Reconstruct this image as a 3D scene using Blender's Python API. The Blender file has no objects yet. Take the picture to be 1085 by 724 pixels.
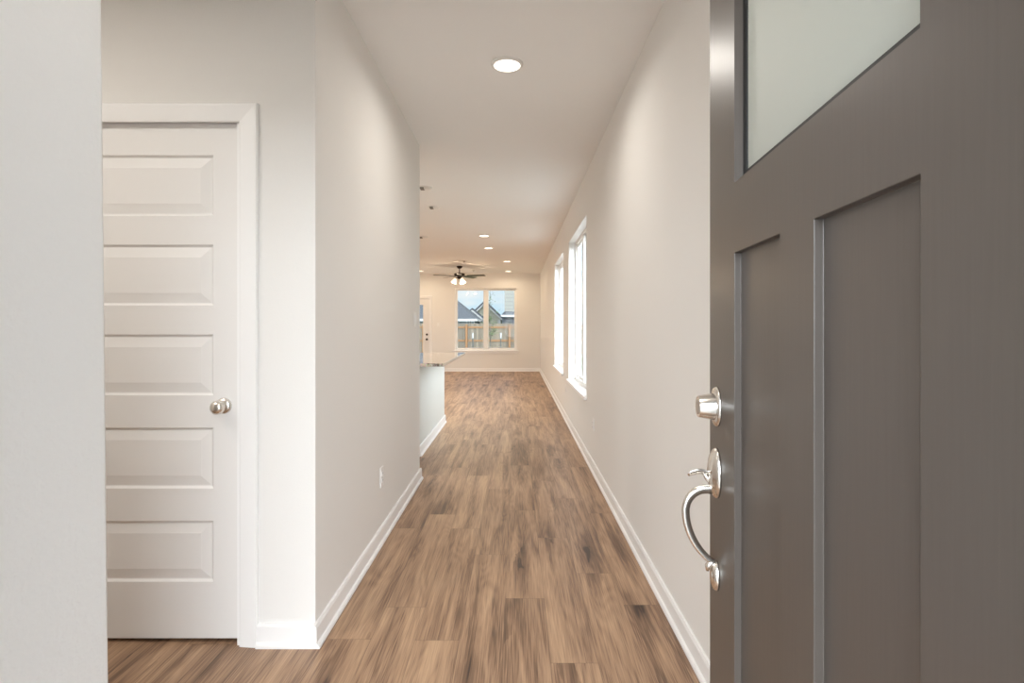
import bpy, bmesh, math, random
from mathutils import Vector, Matrix

random.seed(7)
C = bpy.context.scene.collection
PI = math.pi
def R(d): return math.radians(d)

# ------------------------------------------------------------------ camera
FPX = 585.0
EYE = 1.257
cam_d = bpy.data.cameras.new('camera')
cam_d.sensor_fit = 'HORIZONTAL'; cam_d.sensor_width = 36.0
cam_d.lens = 36.0 * FPX / 1085.0
cam_d.shift_x = -4.2 / 1085.0
cam_d.shift_y = -16.0 / 1085.0
cam_d.clip_start = 0.02; cam_d.clip_end = 500
cam = bpy.data.objects.new('camera', cam_d); C.objects.link(cam)
cam.location = (0, 0, EYE); cam.rotation_euler = (R(90), 0, 0)
bpy.context.scene.camera = cam

# ------------------------------------------------------------------ exposure
vs = bpy.context.scene.view_settings
vs.view_transform = 'Standard'; vs.look = 'None'; vs.gamma = 1.0
vs.use_curve_mapping = False
vs.exposure = 0.18
bpy.context.scene.cycles.use_denoising = True
bpy.context.scene.cycles.max_bounces = 14
bpy.context.scene.cycles.diffuse_bounces = 8
bpy.context.scene.cycles.transparent_max_bounces = 16
bpy.context.scene.cycles.sample_clamp_indirect = 6.0

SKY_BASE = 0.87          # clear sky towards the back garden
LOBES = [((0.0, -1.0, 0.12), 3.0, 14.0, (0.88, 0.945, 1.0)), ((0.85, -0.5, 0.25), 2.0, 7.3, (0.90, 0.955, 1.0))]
LAMP_HALL = 8.0
LAMP_FAR = 5.8
FILL_KITCHEN = 38.0  # power of the added fill lamps on the kitchen side
WARM = (1.0, 0.95, 0.88)
FAR_WARM = (1.0, 0.82, 0.58)

# ------------------------------------------------------------------ world
w = bpy.data.worlds.new('sky'); bpy.context.scene.world = w
w.use_nodes = True
nt = w.node_tree; nt.nodes.clear()
def N(t, **k):
    n = nt.nodes.new(t)
    for a, b in k.items(): setattr(n, a, b)
    return n
out = N('ShaderNodeOutputWorld'); bg = N('ShaderNodeBackground'); bg2 = N('ShaderNodeBackground'); addw = N('ShaderNodeAddShader')
tc = N('ShaderNodeTexCoord')
sep = N('ShaderNodeSeparateXYZ'); nt.links.new(tc.outputs['Generated'], sep.inputs[0])
ramp = N('ShaderNodeValToRGB')
ramp.color_ramp.elements[0].position = 0.0; ramp.color_ramp.elements[0].color = (0.66, 0.87, 1.0, 1)
ramp.color_ramp.elements[1].position = 0.5; ramp.color_ramp.elements[1].color = (0.48, 0.72, 1.0, 1)
nt.links.new(sep.outputs['Z'], ramp.inputs[0])
cl = N('ShaderNodeTexNoise'); cl.inputs['Scale'].default_value = 9; cl.inputs['Detail'].default_value = 5
mapc = N('ShaderNodeMapping'); mapc.inputs['Scale'].default_value = (1, 1, 3)
nt.links.new(tc.outputs['Generated'], mapc.inputs[0]); nt.links.new(mapc.outputs[0], cl.inputs['Vector'])
cr = N('ShaderNodeMapRange'); cr.inputs[1].default_value = 0.42; cr.inputs[2].default_value = 0.7
nt.links.new(cl.outputs[0], cr.inputs[0])
mixc = N('ShaderNodeMix', data_type='RGBA'); mixc.inputs[7].default_value = (0.98, 1.0, 1.0, 1)
nt.links.new(cr.outputs[0], mixc.inputs[0]); nt.links.new(ramp.outputs[0], mixc.inputs[6])
nt.links.new(mixc.outputs[2], bg.inputs['Color']); bg.inputs['Strength'].default_value = SKY_BASE
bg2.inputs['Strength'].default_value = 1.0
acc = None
for d, power, strength, colr in LOBES:      # two bright sky lobes added out of view to light the rooms
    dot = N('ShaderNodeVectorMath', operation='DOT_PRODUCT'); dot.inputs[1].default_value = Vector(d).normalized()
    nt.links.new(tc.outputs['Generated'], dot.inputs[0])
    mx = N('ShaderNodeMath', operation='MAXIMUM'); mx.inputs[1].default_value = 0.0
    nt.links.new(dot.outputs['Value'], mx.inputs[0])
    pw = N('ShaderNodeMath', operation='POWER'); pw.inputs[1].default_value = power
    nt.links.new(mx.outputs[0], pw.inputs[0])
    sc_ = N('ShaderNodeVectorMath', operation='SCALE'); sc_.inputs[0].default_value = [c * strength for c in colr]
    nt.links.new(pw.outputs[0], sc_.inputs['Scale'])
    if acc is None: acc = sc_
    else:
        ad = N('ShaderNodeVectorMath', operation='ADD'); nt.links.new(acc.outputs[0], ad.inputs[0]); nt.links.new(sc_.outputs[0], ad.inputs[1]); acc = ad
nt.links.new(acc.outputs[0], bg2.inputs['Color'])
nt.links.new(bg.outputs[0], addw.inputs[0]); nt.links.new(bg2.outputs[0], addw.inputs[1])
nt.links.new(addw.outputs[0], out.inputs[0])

# portals only tell the renderer where the sky comes in
def portal(loc, rot, sx, sy):
    l = bpy.data.lights.new('sky_portal', 'AREA'); l.shape = 'RECTANGLE'; l.size = sx; l.size_y = sy
    l.cycles.is_portal = True
    o = bpy.data.objects.new('sky_portal', l); C.objects.link(o); o.location = loc; o.rotation_euler = rot

# ------------------------------------------------------------------ materials
def mat(name, col, rough=0.5, metal=0.0, spec=0.5, bump=None, emis=None, coat=0.0):
    m = bpy.data.materials.new(name); m.use_nodes = True
    n = m.node_tree; b = n.nodes['Principled BSDF']
    b.inputs['Base Color'].default_value = (*col, 1)
    b.inputs['Roughness'].default_value = rough; b.inputs['Metallic'].default_value = metal
    b.inputs['Specular IOR Level'].default_value = spec
    b.inputs['Coat Weight'].default_value = coat
    if emis:
        b.inputs['Emission Color'].default_value = (*emis[0], 1); b.inputs['Emission Strength'].default_value = emis[1]
    tcn = n.nodes.new('ShaderNodeTexCoord')
    nz = n.nodes.new('ShaderNodeTexNoise'); nz.inputs['Scale'].default_value = (bump[0] if bump else 3.0)
    nz.inputs['Detail'].default_value = 3
    n.links.new(tcn.outputs['Object'], nz.inputs['Vector'])
    if bump:
        bp = n.nodes.new('ShaderNodeBump'); bp.inputs['Strength'].default_value = bump[1]; bp.inputs['Distance'].default_value = 0.002
        n.links.new(nz.outputs[0], bp.inputs['Height']); n.links.new(bp.outputs[0], b.inputs['Normal'])
    else:
        mr = n.nodes.new('ShaderNodeMapRange'); mr.inputs[3].default_value = max(0, rough - 0.03); mr.inputs[4].default_value = min(1, rough + 0.03)
        n.links.new(nz.outputs[0], mr.inputs[0]); n.links.new(mr.outputs[0], b.inputs['Roughness'])
    return m

M = {}
M['paint'] = mat('wall_paint', (0.79, 0.775, 0.752), 0.75, spec=0.25, bump=(160, 0.35))
M['ceiling'] = mat('ceiling_paint', (0.88, 0.875, 0.865), 0.9, spec=0.1, bump=(60, 0.35))
M['trim'] = mat('trim_paint', (0.86, 0.855, 0.85), 0.38, spec=0.4)
M['doorwhite'] = mat('door_paint', (0.80, 0.785, 0.77), 0.45, spec=0.4)
M['panelwhite'] = mat('island_paint', (0.68, 0.71, 0.69), 0.45, spec=0.4)
M['vinyl'] = mat('window_vinyl', (0.84, 0.84, 0.83), 0.35)
M['nickel'] = mat('satin_nickel', (0.80, 0.76, 0.71), 0.26, metal=1.0)
M['nickel_dark'] = mat('keyway_metal', (0.60, 0.58, 0.55), 0.35, metal=1.0)
M['bronze'] = mat('dark_bronze', (0.035, 0.022, 0.015), 0.35, metal=0.6)
M['blade'] = mat('dark_wood_blade', (0.045, 0.035, 0.025), 0.35)
M['black'] = mat('black_rubber', (0.012, 0.012, 0.012), 0.5)
M['plate'] = mat('white_plastic', (0.82, 0.81, 0.79), 0.35)
M['lens'] = mat('glowing_lens', (0.9, 0.88, 0.85), 0.5, emis=((1.0, 0.90, 0.78), 2.2))
M['lens_far'] = mat('glowing_lens_warm', (0.9, 0.88, 0.85), 0.5, emis=((1.0, 0.86, 0.66), 3.5))
M['shade'] = mat('glowing_shade', (0.9, 0.85, 0.78), 0.5, emis=((1.0, 0.80, 0.58), 1.5))
M['concrete'] = mat('concrete', (0.45, 0.44, 0.42), 0.9, bump=(30, 0.5))
M['stucco'] = mat('exterior_wall', (0.36, 0.35, 0.33), 0.9, bump=(30, 0.5))
M['weather'] = mat('threshold_metal', (0.4, 0.38, 0.35), 0.4, metal=1.0)
M['shingle'] = mat('grey_shingle', (0.034, 0.037, 0.043), 0.9, bump=(8, 0.5))
M['fascia'] = mat('white_fascia', (0.189, 0.189, 0.185), 0.6)
M['darkwall'] = mat('dark_grey_wall', (0.045, 0.050, 0.058), 0.9)
M['bark'] = mat('young_bark', (0.06, 0.055, 0.045), 0.9)
M['darkglass'] = mat('dark_window_glass', (0.03, 0.05, 0.055), 0.2)
M['postblack'] = mat('black_post', (0.02, 0.025, 0.025), 0.5)
M['postwhite'] = mat('white_post_top', (0.231, 0.235, 0.235), 0.5)
M['slot'] = mat('grey_slot', (0.22, 0.20, 0.18), 0.8)
M['gap'] = mat('dark_gap', (0.02, 0.018, 0.015), 0.9)

def glass_mat():
    m = bpy.data.materials.new('window_glass'); m.use_nodes = True; n = m.node_tree; n.nodes.clear()
    o = n.nodes.new('ShaderNodeOutputMaterial'); t = n.nodes.new('ShaderNodeBsdfTransparent'); g = n.nodes.new('ShaderNodeBsdfGlossy')
    g.inputs['Roughness'].default_value = 0.02; t.inputs[0].default_value = (0.97, 0.985, 0.98, 1)
    f = n.nodes.new('ShaderNodeFresnel'); f.inputs[0].default_value = 1.2
    mm = n.nodes.new('ShaderNodeMixShader'); ge = n.nodes.new('ShaderNodeNewGeometry')
    fr = n.nodes.new('ShaderNodeMath'); fr.operation = 'SUBTRACT'; fr.inputs[0].default_value = 1.0; n.links.new(ge.outputs['Backfacing'], fr.inputs[1])
    fm = n.nodes.new('ShaderNodeMath'); fm.operation = 'MULTIPLY'; n.links.new(f.outputs[0], fm.inputs[0]); n.links.new(fr.outputs[0], fm.inputs[1])
    n.links.new(fm.outputs[0], mm.inputs[0]); n.links.new(t.outputs[0], mm.inputs[1]); n.links.new(g.outputs[0], mm.inputs[2])
    n.links.new(mm.outputs[0], o.inputs[0]); return m
M['glass'] = glass_mat()

def frosted_mat():
    m = bpy.data.materials.new('frosted_glass'); m.use_nodes = True; n = m.node_tree; n.nodes.clear()
    o = n.nodes.new('ShaderNodeOutputMaterial')
    t = n.nodes.new('ShaderNodeBsdfTranslucent'); t.inputs[0].default_value = (0.90, 0.93, 0.87, 1)
    d = n.nodes.new('ShaderNodeBsdfDiffuse'); d.inputs[0].default_value = (0.80, 0.82, 0.76, 1)
    g = n.nodes.new('ShaderNodeBsdfGlossy'); g.inputs['Roughness'].default_value = 0.5
    a = n.nodes.new('ShaderNodeMixShader'); a.inputs[0].default_value = 0.55
    b = n.nodes.new('ShaderNodeMixShader'); f = n.nodes.new('ShaderNodeFresnel'); f.inputs[0].default_value = 1.35
    nz = n.nodes.new('ShaderNodeTexNoise'); nz.inputs['Scale'].default_value = 400
    bp = n.nodes.new('ShaderNodeBump'); bp.inputs['Strength'].default_value = 0.1; n.links.new(nz.outputs[0], bp.inputs['Height'])
    n.links.new(bp.outputs[0], g.inputs['Normal'])
    n.links.new(d.outputs[0], a.inputs[1]); n.links.new(t.outputs[0], a.inputs[2])
    n.links.new(f.outputs[0], b.inputs[0]); n.links.new(a.outputs[0], b.inputs[1]); n.links.new(g.outputs[0], b.inputs[2])
    n.links.new(b.outputs[0], o.inputs[0]); return m
M['frosted'] = frosted_mat()

def entry_paint():
    m = bpy.data.materials.new('entry_door_paint'); m.use_nodes = True; n = m.node_tree; b = n.nodes['Principled BSDF']
    tcn = n.nodes.new('ShaderNodeTexCoord'); mp = n.nodes.new('ShaderNodeMapping'); mp.inputs['Scale'].default_value = (60, 60, 2.0)
    nz = n.nodes.new('ShaderNodeTexNoise'); nz.inputs['Scale'].default_value = 3; nz.inputs['Detail'].default_value = 4
    n.links.new(tcn.outputs['Object'], mp.inputs[0]); n.links.new(mp.outputs[0], nz.inputs['Vector'])
    r = n.nodes.new('ShaderNodeValToRGB')
    r.color_ramp.elements[0].position = 0.3; r.color_ramp.elements[0].color = (0.094, 0.078, 0.067, 1)
    r.color_ramp.elements[1].position = 0.7; r.color_ramp.elements[1].color = (0.101, 0.084, 0.073, 1)
    n.links.new(nz.outputs[0], r.inputs[0])
    # a few small dust marks
    vo = n.nodes.new('ShaderNodeTexVoronoi'); vo.inputs['Scale'].default_value = 9
    n.links.new(tcn.outputs['Object'], vo.inputs['Vector'])
    mr = n.nodes.new('ShaderNodeMapRange'); mr.inputs[1].default_value = 0.02; mr.inputs[2].default_value = 0.035; mr.inputs[3].default_value = 0.35; mr.inputs[4].default_value = 0.0
    n.links.new(vo.outputs['Distance'], mr.inputs[0])
    mi = n.nodes.new('ShaderNodeMix'); mi.data_type = 'RGBA'; mi.inputs[7].default_value = (0.2, 0.18, 0.16, 1)
    n.links.new(mr.outputs[0], mi.inputs[0]); n.links.new(r.outputs[0], mi.inputs[6])
    n.links.new(mi.outputs[2], b.inputs['Base Color'])
    b.inputs['Roughness'].default_value = 0.36; b.inputs['Specular IOR Level'].default_value = 0.5
    bp = n.nodes.new('ShaderNodeBump'); bp.inputs['Strength'].default_value = 0.06; bp.inputs['Distance'].default_value = 0.001
    n.links.new(nz.outputs[0], bp.inputs['Height']); n.links.new(bp.outputs[0], b.inputs['Normal'])
    return m
M['entry'] = entry_paint()

def granite_mat():
    m = bpy.data.materials.new('granite'); m.use_nodes = True; n = m.node_tree; b = n.nodes['Principled BSDF']
    tcn = n.nodes.new('ShaderNodeTexCoord')
    nz = n.nodes.new('ShaderNodeTexNoise'); nz.inputs['Scale'].default_value = 14; nz.inputs['Detail'].default_value = 6
    vo = n.nodes.new('ShaderNodeTexVoronoi'); vo.inputs['Scale'].default_value = 60
    n.links.new(tcn.outputs['Object'], nz.inputs['Vector']); n.links.new(tcn.outputs['Object'], vo.inputs['Vector'])
    r = n.nodes.new('ShaderNodeValToRGB'); e = r.color_ramp.elements
    e[0].position = 0.34; e[0].color = (0.02, 0.016, 0.013, 1); e[1].position = 0.54; e[1].color = (0.72, 0.68, 0.62, 1)
    x = e.new(0.43); x.color = (0.16, 0.12, 0.09, 1)
    n.links.new(nz.outputs[0], r.inputs[0])
    mi = n.nodes.new('ShaderNodeMix'); mi.data_type = 'RGBA'; mi.blend_type = 'MULTIPLY'; mi.inputs[0].default_value = 0.25
    n.links.new(r.outputs[0], mi.inputs[6]); n.links.new(vo.outputs['Color'], mi.inputs[7])
    n.links.new(mi.outputs[2], b.inputs['Base Color']); b.inputs['Roughness'].default_value = 0.06
    b.inputs['Coat Weight'].default_value = 0.6; b.inputs['Coat Roughness'].default_value = 0.03
    return m
M['granite'] = granite_mat()

def floor_mat():
    m = bpy.data.materials.new('oak_plank_floor'); m.use_nodes = True; n = m.node_tree; b = n.nodes['Principled BSDF']
    L = n.links.new
    def nd(t, **k):
        q = n.nodes.new(t)
        for a, v in k.items(): setattr(q, a, v)
        return q
    uv = nd('ShaderNodeUVMap'); uv.uv_map = 'plank'
    at = nd('ShaderNodeAttribute'); at.attribute_name = 'tone'
    s = nd('ShaderNodeSeparateXYZ'); L(uv.outputs[0], s.inputs[0])
    sc_ = nd('ShaderNodeSeparateColor'); L(at.outputs['Color'], sc_.inputs[0])
    def vec(sx, sy, off):
        a = nd('ShaderNodeMath', operation='MULTIPLY'); a.inputs[1].default_value = sx; L(s.outputs['X'], a.inputs[0])
        c = nd('ShaderNodeMath', operation='MULTIPLY'); c.inputs[1].default_value = sy; L(s.outputs['Y'], c.inputs[0])
        d = nd('ShaderNodeMath', operation='MULTIPLY'); d.inputs[1].default_value = off; L(sc_.outputs[0], d.inputs[0])
        v = nd('ShaderNodeCombineXYZ'); L(a.outputs[0], v.inputs[0]); L(c.outputs[0], v.inputs[1]); L(d.outputs[0], v.inputs[2]); return v
    # broad figure within a plank
    v1 = vec(16, 1.0, 91); n1 = nd('ShaderNodeTexNoise'); n1.inputs['Scale'].default_value = 1.0; n1.inputs['Detail'].default_value = 4; n1.inputs['Distortion'].default_value = 0.9
    L(v1.outputs[0], n1.inputs['Vector'])
    # fine grain
    v2 = vec(230, 5.0, 57); n2 = nd('ShaderNodeTexNoise'); n2.inputs['Scale'].default_value = 1.0; n2.inputs['Detail'].default_value = 5; n2.inputs['Distortion'].default_value = 0.3
    L(v2.outputs[0], n2.inputs['Vector'])
    # cathedral rings
    v3 = vec(8, 0.7, 33); w3 = nd('ShaderNodeTexNoise'); w3.inputs['Scale'].default_value = 1.0; w3.inputs['Detail'].default_value = 1.5; w3.inputs['Distortion'].default_value = 0.6
    L(v3.outputs[0], w3.inputs['Vector'])
    wm = nd('ShaderNodeMath', operation='MULTIPLY'); wm.inputs[1].default_value = 95; L(w3.outputs[0], wm.inputs[0])
    ws = nd('ShaderNodeMath', operation='SINE'); L(wm.outputs[0], ws.inputs[0])
    # knots
    v4 = vec(8, 1.5, 71); vo = nd('ShaderNodeTexVoronoi'); vo.inputs['Scale'].default_value = 1.0
    nv = nd('ShaderNodeTexNoise'); nv.inputs['Scale'].default_value = 5; L(v4.outputs[0], nv.inputs['Vector'])
    vm = nd('ShaderNodeVectorMath', operation='MULTIPLY_ADD'); vm.inputs[1].default_value = (0.5, 0.5, 0); L(nv.outputs['Color'], vm.inputs[0]); L(v4.outputs[0], vm.inputs[2])
    L(vm.outputs[0], vo.inputs['Vector'])
    kr = nd('ShaderNodeMapRange'); kr.inputs[1].default_value = 0.03; kr.inputs[2].default_value = 0.17; kr.inputs[3].default_value = 1.0; kr.inputs[4].default_value = 0.0
    kr.interpolation_type = 'SMOOTHSTEP'
    L(vo.outputs['Distance'], kr.inputs[0])
    vc = nd('ShaderNodeSeparateColor'); L(vo.outputs['Color'], vc.inputs[0])
    gt = nd('ShaderNodeMath', operation='GREATER_THAN'); gt.inputs[1].default_value = 0.68; L(vc.outputs[0], gt.inputs[0])
    kk = nd('ShaderNodeMath', operation='MULTIPLY'); L(kr.outputs[0], kk.inputs[0]); L(gt.outputs[0], kk.inputs[1])
    kk2 = nd('ShaderNodeMath', operation='MULTIPLY'); kk2.inputs[1].default_value = 0.42; L(kk.outputs[0], kk2.inputs[0])
    hl = nd('ShaderNodeMapRange'); hl.inputs[1].default_value = 0.05; hl.inputs[2].default_value = 0.62; hl.inputs[3].default_value = 1.0; hl.inputs[4].default_value = 0.0
    L(vo.outputs['Distance'], hl.inputs[0]); hg = nd('ShaderNodeMath', operation='MULTIPLY'); L(hl.outputs[0], hg.inputs[0]); L(gt.outputs[0], hg.inputs[1])
    hn = nd('ShaderNodeMath', operation='MULTIPLY'); L(hg.outputs[0], hn.inputs[0]); L(n2.outputs[0], hn.inputs[1])
    hs_ = nd('ShaderNodeMath', operation='MULTIPLY_ADD'); hs_.inputs[1].default_value = 0.55; L(hn.outputs[0], hs_.inputs[0]); L(kk2.outputs[0], hs_.inputs[2]); kk2 = hs_
    # sum
    a1 = nd('ShaderNodeMath', operation='MULTIPLY_ADD'); a1.inputs[1].default_value = 0.95; L(n1.outputs[0], a1.inputs[0])
    m2 = nd('ShaderNodeMath', operation='MULTIPLY_ADD'); m2.inputs[1].default_value = 0.85; m2.inputs[2].default_value = -0.40; L(n2.outputs[0], m2.inputs[0]); L(m2.outputs[0], a1.inputs[2])
    a2 = nd('ShaderNodeMath', operation='MULTIPLY_ADD'); a2.inputs[1].default_value = 0.04; L(ws.outputs[0], a2.inputs[0]); L(a1.outputs[0], a2.inputs[2])
    tm = nd('ShaderNodeMath', operation='MULTIPLY_ADD'); tm.inputs[1].default_value = 0.13; tm.inputs[2].default_value = -0.065; L(sc_.outputs[1], tm.inputs[0])
    a3 = nd('ShaderNodeMath', operation='ADD'); L(a2.outputs[0], a3.inputs[0]); L(tm.outputs[0], a3.inputs[1])
    a4 = nd('ShaderNodeMath', operation='SUBTRACT'); L(a3.outputs[0], a4.inputs[0]); L(kk2.outputs[0], a4.inputs[1])
    r = nd('ShaderNodeValToRGB'); e = r.color_ramp.elements
    e[0].position = 0.05; e[0].color = (0.06, 0.036, 0.026, 1)
    e[1].position = 0.78; e[1].color = (0.52, 0.345, 0.215, 1)
    x = e.new(0.30); x.color = (0.205, 0.122, 0.076, 1)
    x = e.new(0.50); x.color = (0.36, 0.226, 0.142, 1)
    L(a4.outputs[0], r.inputs[0])
    # seams
    def edge(sock, size, wd):
        p = nd('ShaderNodeMath', operation='PINGPONG'); p.inputs[1].default_value = size / 2; L(sock, p.inputs[0])
        q = nd('ShaderNodeMath', operation='LESS_THAN'); q.inputs[1].default_value = wd; L(p.outputs[0], q.inputs[0]); return q
    e1 = edge(s.outputs['X'], 0.178, 0.0011); e2 = edge(s.outputs['Y'], 1.22, 0.0015)
    em = nd('ShaderNodeMath', operation='MAXIMUM'); L(e1.outputs[0], em.inputs[0]); L(e2.outputs[0], em.inputs[1])
    ef = nd('ShaderNodeMath', operation='MULTIPLY'); ef.inputs[1].default_value = 0.45; L(em.outputs[0], ef.inputs[0])
    mi = nd('ShaderNodeMix', data_type='RGBA'); mi.inputs[7].default_value = (0.10, 0.065, 0.045, 1)
    L(ef.outputs[0], mi.inputs[0]); L(r.outputs[0], mi.inputs[6]); L(mi.outputs[2], b.inputs['Base Color'])
    rr = nd('ShaderNodeMapRange'); rr.inputs[3].default_value = 0.33; rr.inputs[4].default_value = 0.48; L(n2.outputs[0], rr.inputs[0]); L(rr.outputs[0], b.inputs['Roughness'])
    b.inputs['Specular IOR Level'].default_value = 0.38
    bp = nd('ShaderNodeBump'); bp.inputs['Strength'].default_value = 0.12; bp.inputs['Distance'].default_value = 0.001; L(n2.outputs[0], bp.inputs['Height']); L(bp.outputs[0], b.inputs['Normal'])
    return m
M['floor'] = floor_mat()

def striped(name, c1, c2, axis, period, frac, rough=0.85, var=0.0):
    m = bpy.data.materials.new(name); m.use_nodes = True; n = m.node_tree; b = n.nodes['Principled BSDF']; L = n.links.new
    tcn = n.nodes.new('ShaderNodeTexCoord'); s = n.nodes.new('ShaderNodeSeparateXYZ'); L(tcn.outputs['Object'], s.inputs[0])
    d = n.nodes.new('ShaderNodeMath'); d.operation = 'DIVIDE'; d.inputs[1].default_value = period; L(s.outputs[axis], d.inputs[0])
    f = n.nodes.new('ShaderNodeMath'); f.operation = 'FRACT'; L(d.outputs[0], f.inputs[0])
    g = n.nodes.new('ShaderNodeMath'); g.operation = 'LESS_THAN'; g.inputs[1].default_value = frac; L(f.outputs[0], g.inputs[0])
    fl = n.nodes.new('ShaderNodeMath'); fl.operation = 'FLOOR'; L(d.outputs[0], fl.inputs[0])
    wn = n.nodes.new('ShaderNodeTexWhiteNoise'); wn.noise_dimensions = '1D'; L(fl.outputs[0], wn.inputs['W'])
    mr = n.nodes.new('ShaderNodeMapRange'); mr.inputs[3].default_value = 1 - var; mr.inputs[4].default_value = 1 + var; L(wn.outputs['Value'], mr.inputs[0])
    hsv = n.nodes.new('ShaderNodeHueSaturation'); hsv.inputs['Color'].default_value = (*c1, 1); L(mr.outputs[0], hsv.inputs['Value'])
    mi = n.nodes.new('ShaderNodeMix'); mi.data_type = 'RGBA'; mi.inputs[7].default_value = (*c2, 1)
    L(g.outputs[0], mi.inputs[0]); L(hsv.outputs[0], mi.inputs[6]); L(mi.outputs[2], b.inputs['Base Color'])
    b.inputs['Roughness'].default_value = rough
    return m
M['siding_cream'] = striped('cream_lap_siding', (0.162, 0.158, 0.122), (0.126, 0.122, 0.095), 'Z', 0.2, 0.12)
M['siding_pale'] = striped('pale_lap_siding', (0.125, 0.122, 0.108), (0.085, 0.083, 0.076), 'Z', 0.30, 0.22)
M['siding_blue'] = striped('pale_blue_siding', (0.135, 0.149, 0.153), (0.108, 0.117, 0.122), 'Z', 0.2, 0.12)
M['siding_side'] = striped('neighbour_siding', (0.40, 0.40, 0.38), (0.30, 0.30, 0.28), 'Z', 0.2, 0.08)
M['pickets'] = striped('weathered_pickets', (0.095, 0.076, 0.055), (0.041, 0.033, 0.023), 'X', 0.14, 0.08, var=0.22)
M['cedar'] = mat('orange_cedar', (0.135, 0.065, 0.025), 0.85, bump=(20, 0.3))

def noisy(name, c1, c2, scale, rough=0.9, trans=False):
    m = bpy.data.materials.new(name); m.use_nodes = True; n = m.node_tree; b = n.nodes['Principled BSDF']
    tcn = n.nodes.new('ShaderNodeTexCoord'); nz = n.nodes.new('ShaderNodeTexNoise'); nz.inputs['Scale'].default_value = scale
    n.links.new(tcn.outputs['Object'], nz.inputs['Vector']); r = n.nodes.new('ShaderNodeValToRGB')
    r.color_ramp.elements[0].position = 0.35; r.color_ramp.elements[0].color = (*c1, 1); r.color_ramp.elements[1].position = 0.65; r.color_ramp.elements[1].color = (*c2, 1)
    n.links.new(nz.outputs[0], r.inputs[0]); n.links.new(r.outputs[0], b.inputs['Base Color']); b.inputs['Roughness'].default_value = rough
    return m
M['grass'] = noisy('lawn_grass', (0.036, 0.060, 0.018), (0.078, 0.096, 0.036), 2.0)
M['leaf'] = noisy('sapling_leaf', (0.030, 0.065, 0.015), (0.075, 0.120, 0.040), 3.0, 0.6)

# ------------------------------------------------------------------ helpers
def box_bm(bm, x0, x1, y0, y1, z0, z1, bev=0.0):
    b2 = bmesh.new(); bmesh.ops.create_cube(b2, size=1)
    for v in b2.verts:
        v.co = Vector((x0 + (v.co.x + .5) * (x1 - x0), y0 + (v.co.y + .5) * (y1 - y0), z0 + (v.co.z + .5) * (z1 - z0)))
    if bev > 0:
        bmesh.ops.bevel(b2, geom=b2.edges[:], offset=bev, segments=2, profile=0.5, affect='EDGES')
    t = bpy.data.meshes.new('t'); b2.to_mesh(t); b2.free(); bm.from_mesh(t); bpy.data.meshes.remove(t)
    return bm
def boxes(*bs, bev=0.0):
    bm = bmesh.new()
    for b in bs: box_bm(bm, *b, bev=bev)
    return bm
def lathe_bm(prof, seg=32, axis='Z', sx=1.0, sy=1.0, cap=True):
    """prof: list of (radius, height); spun about the axis."""
    bm = bmesh.new(); rings = []
    for r, h in prof:
        ring = []
        for i in range(seg):
            a = 2 * PI * i / seg; p = (r * math.cos(a) * sx, r * math.sin(a) * sy, h)
            if axis == 'Y': p = (p[0], h, p[1])
            if axis == 'X': p = (h, p[0], p[1])
            ring.append(bm.verts.new(p))
        rings.append(ring)
    for a, b in zip(rings, rings[1:]):
        for i in range(seg): bm.faces.new((a[i], a[(i + 1) % seg], b[(i + 1) % seg], b[i]))
    if cap:
        bm.faces.new(rings[0]); bm.faces.new(rings[-1])
    bmesh.ops.recalc_face_normals(bm, faces=bm.faces[:]); return bm
def tube_bm(pts, rad, seg=12, flat=1.0, bm=None):
    """round tube along points; rad a number or a list; flat squeezes the section along the path's binormal."""
    bm = bm or bmesh.new(); pts = [Vector(p) for p in pts]; n = len(pts)
    rads = rad if isinstance(rad, (list, tuple)) else [rad] * n; rings = []; up = None
    for i, p in enumerate(pts):
        t = (pts[min(i + 1, n - 1)] - pts[max(i - 1, 0)]).normalized()
        if up is None: up = t.orthogonal().normalized()
        up = (up - t * up.dot(t)).normalized(); s = t.cross(up)
        rings.append([bm.verts.new(p + (up * math.cos(2 * PI * k / seg) + s * math.sin(2 * PI * k / seg) * flat) * rads[i]) for k in range(seg)])
    for a, b in zip(rings, rings[1:]):
        for k in range(seg): bm.faces.new((a[k], a[(k + 1) % seg], b[(k + 1) % seg], b[k]))
    bm.faces.new(rings[0]); bm.faces.new(rings[-1])
    bmesh.ops.recalc_face_normals(bm, faces=bm.faces[:]); return bm
def bez(p0, p1, p2, p3, n=14):
    r = []
    for i in range(n + 1):
        t = i / n; r.append([(1-t)**3*a + 3*(1-t)**2*t*b + 3*(1-t)*t*t*c + t**3*d for a, b, c, d in zip(p0, p1, p2, p3)])
    return r
def obj(name, bm, m, parent=None, smooth=False, angle=None):
    me = bpy.data.meshes.new(name); bm.to_mesh(me); bm.free()
    if smooth:
        for p in me.polygons: p.use_smooth = True
        if angle is not None:
            me.set_sharp_from_angle(angle=R(angle))
    me.materials.append(M[m] if isinstance(m, str) else m)
    o = bpy.data.objects.new(name, me); C.objects.link(o)
    if parent: o.parent = parent
    return o
def tag(o, label, cat=None, group=None, kind=None):
    if label: o['label'] = label
    if cat: o['category'] = cat
    if group: o['group'] = group
    if kind: o['kind'] = kind
    return o
def thing(name, loc, label, cat=None, group=None, kind=None, rz=0.0):
    o = bpy.data.objects.new(name, None); C.objects.link(o); o.location = loc; o.rotation_euler.z = rz; o.empty_display_size = 0.1
    return tag(o, label, cat, group, kind)
def copy_tree(o, parent=None):
    c = o.copy(); C.objects.link(c)
    if parent: c.parent = parent
    for ch in [x for x in bpy.data.objects if x.parent == o]: copy_tree(ch, c)
    return c
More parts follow.
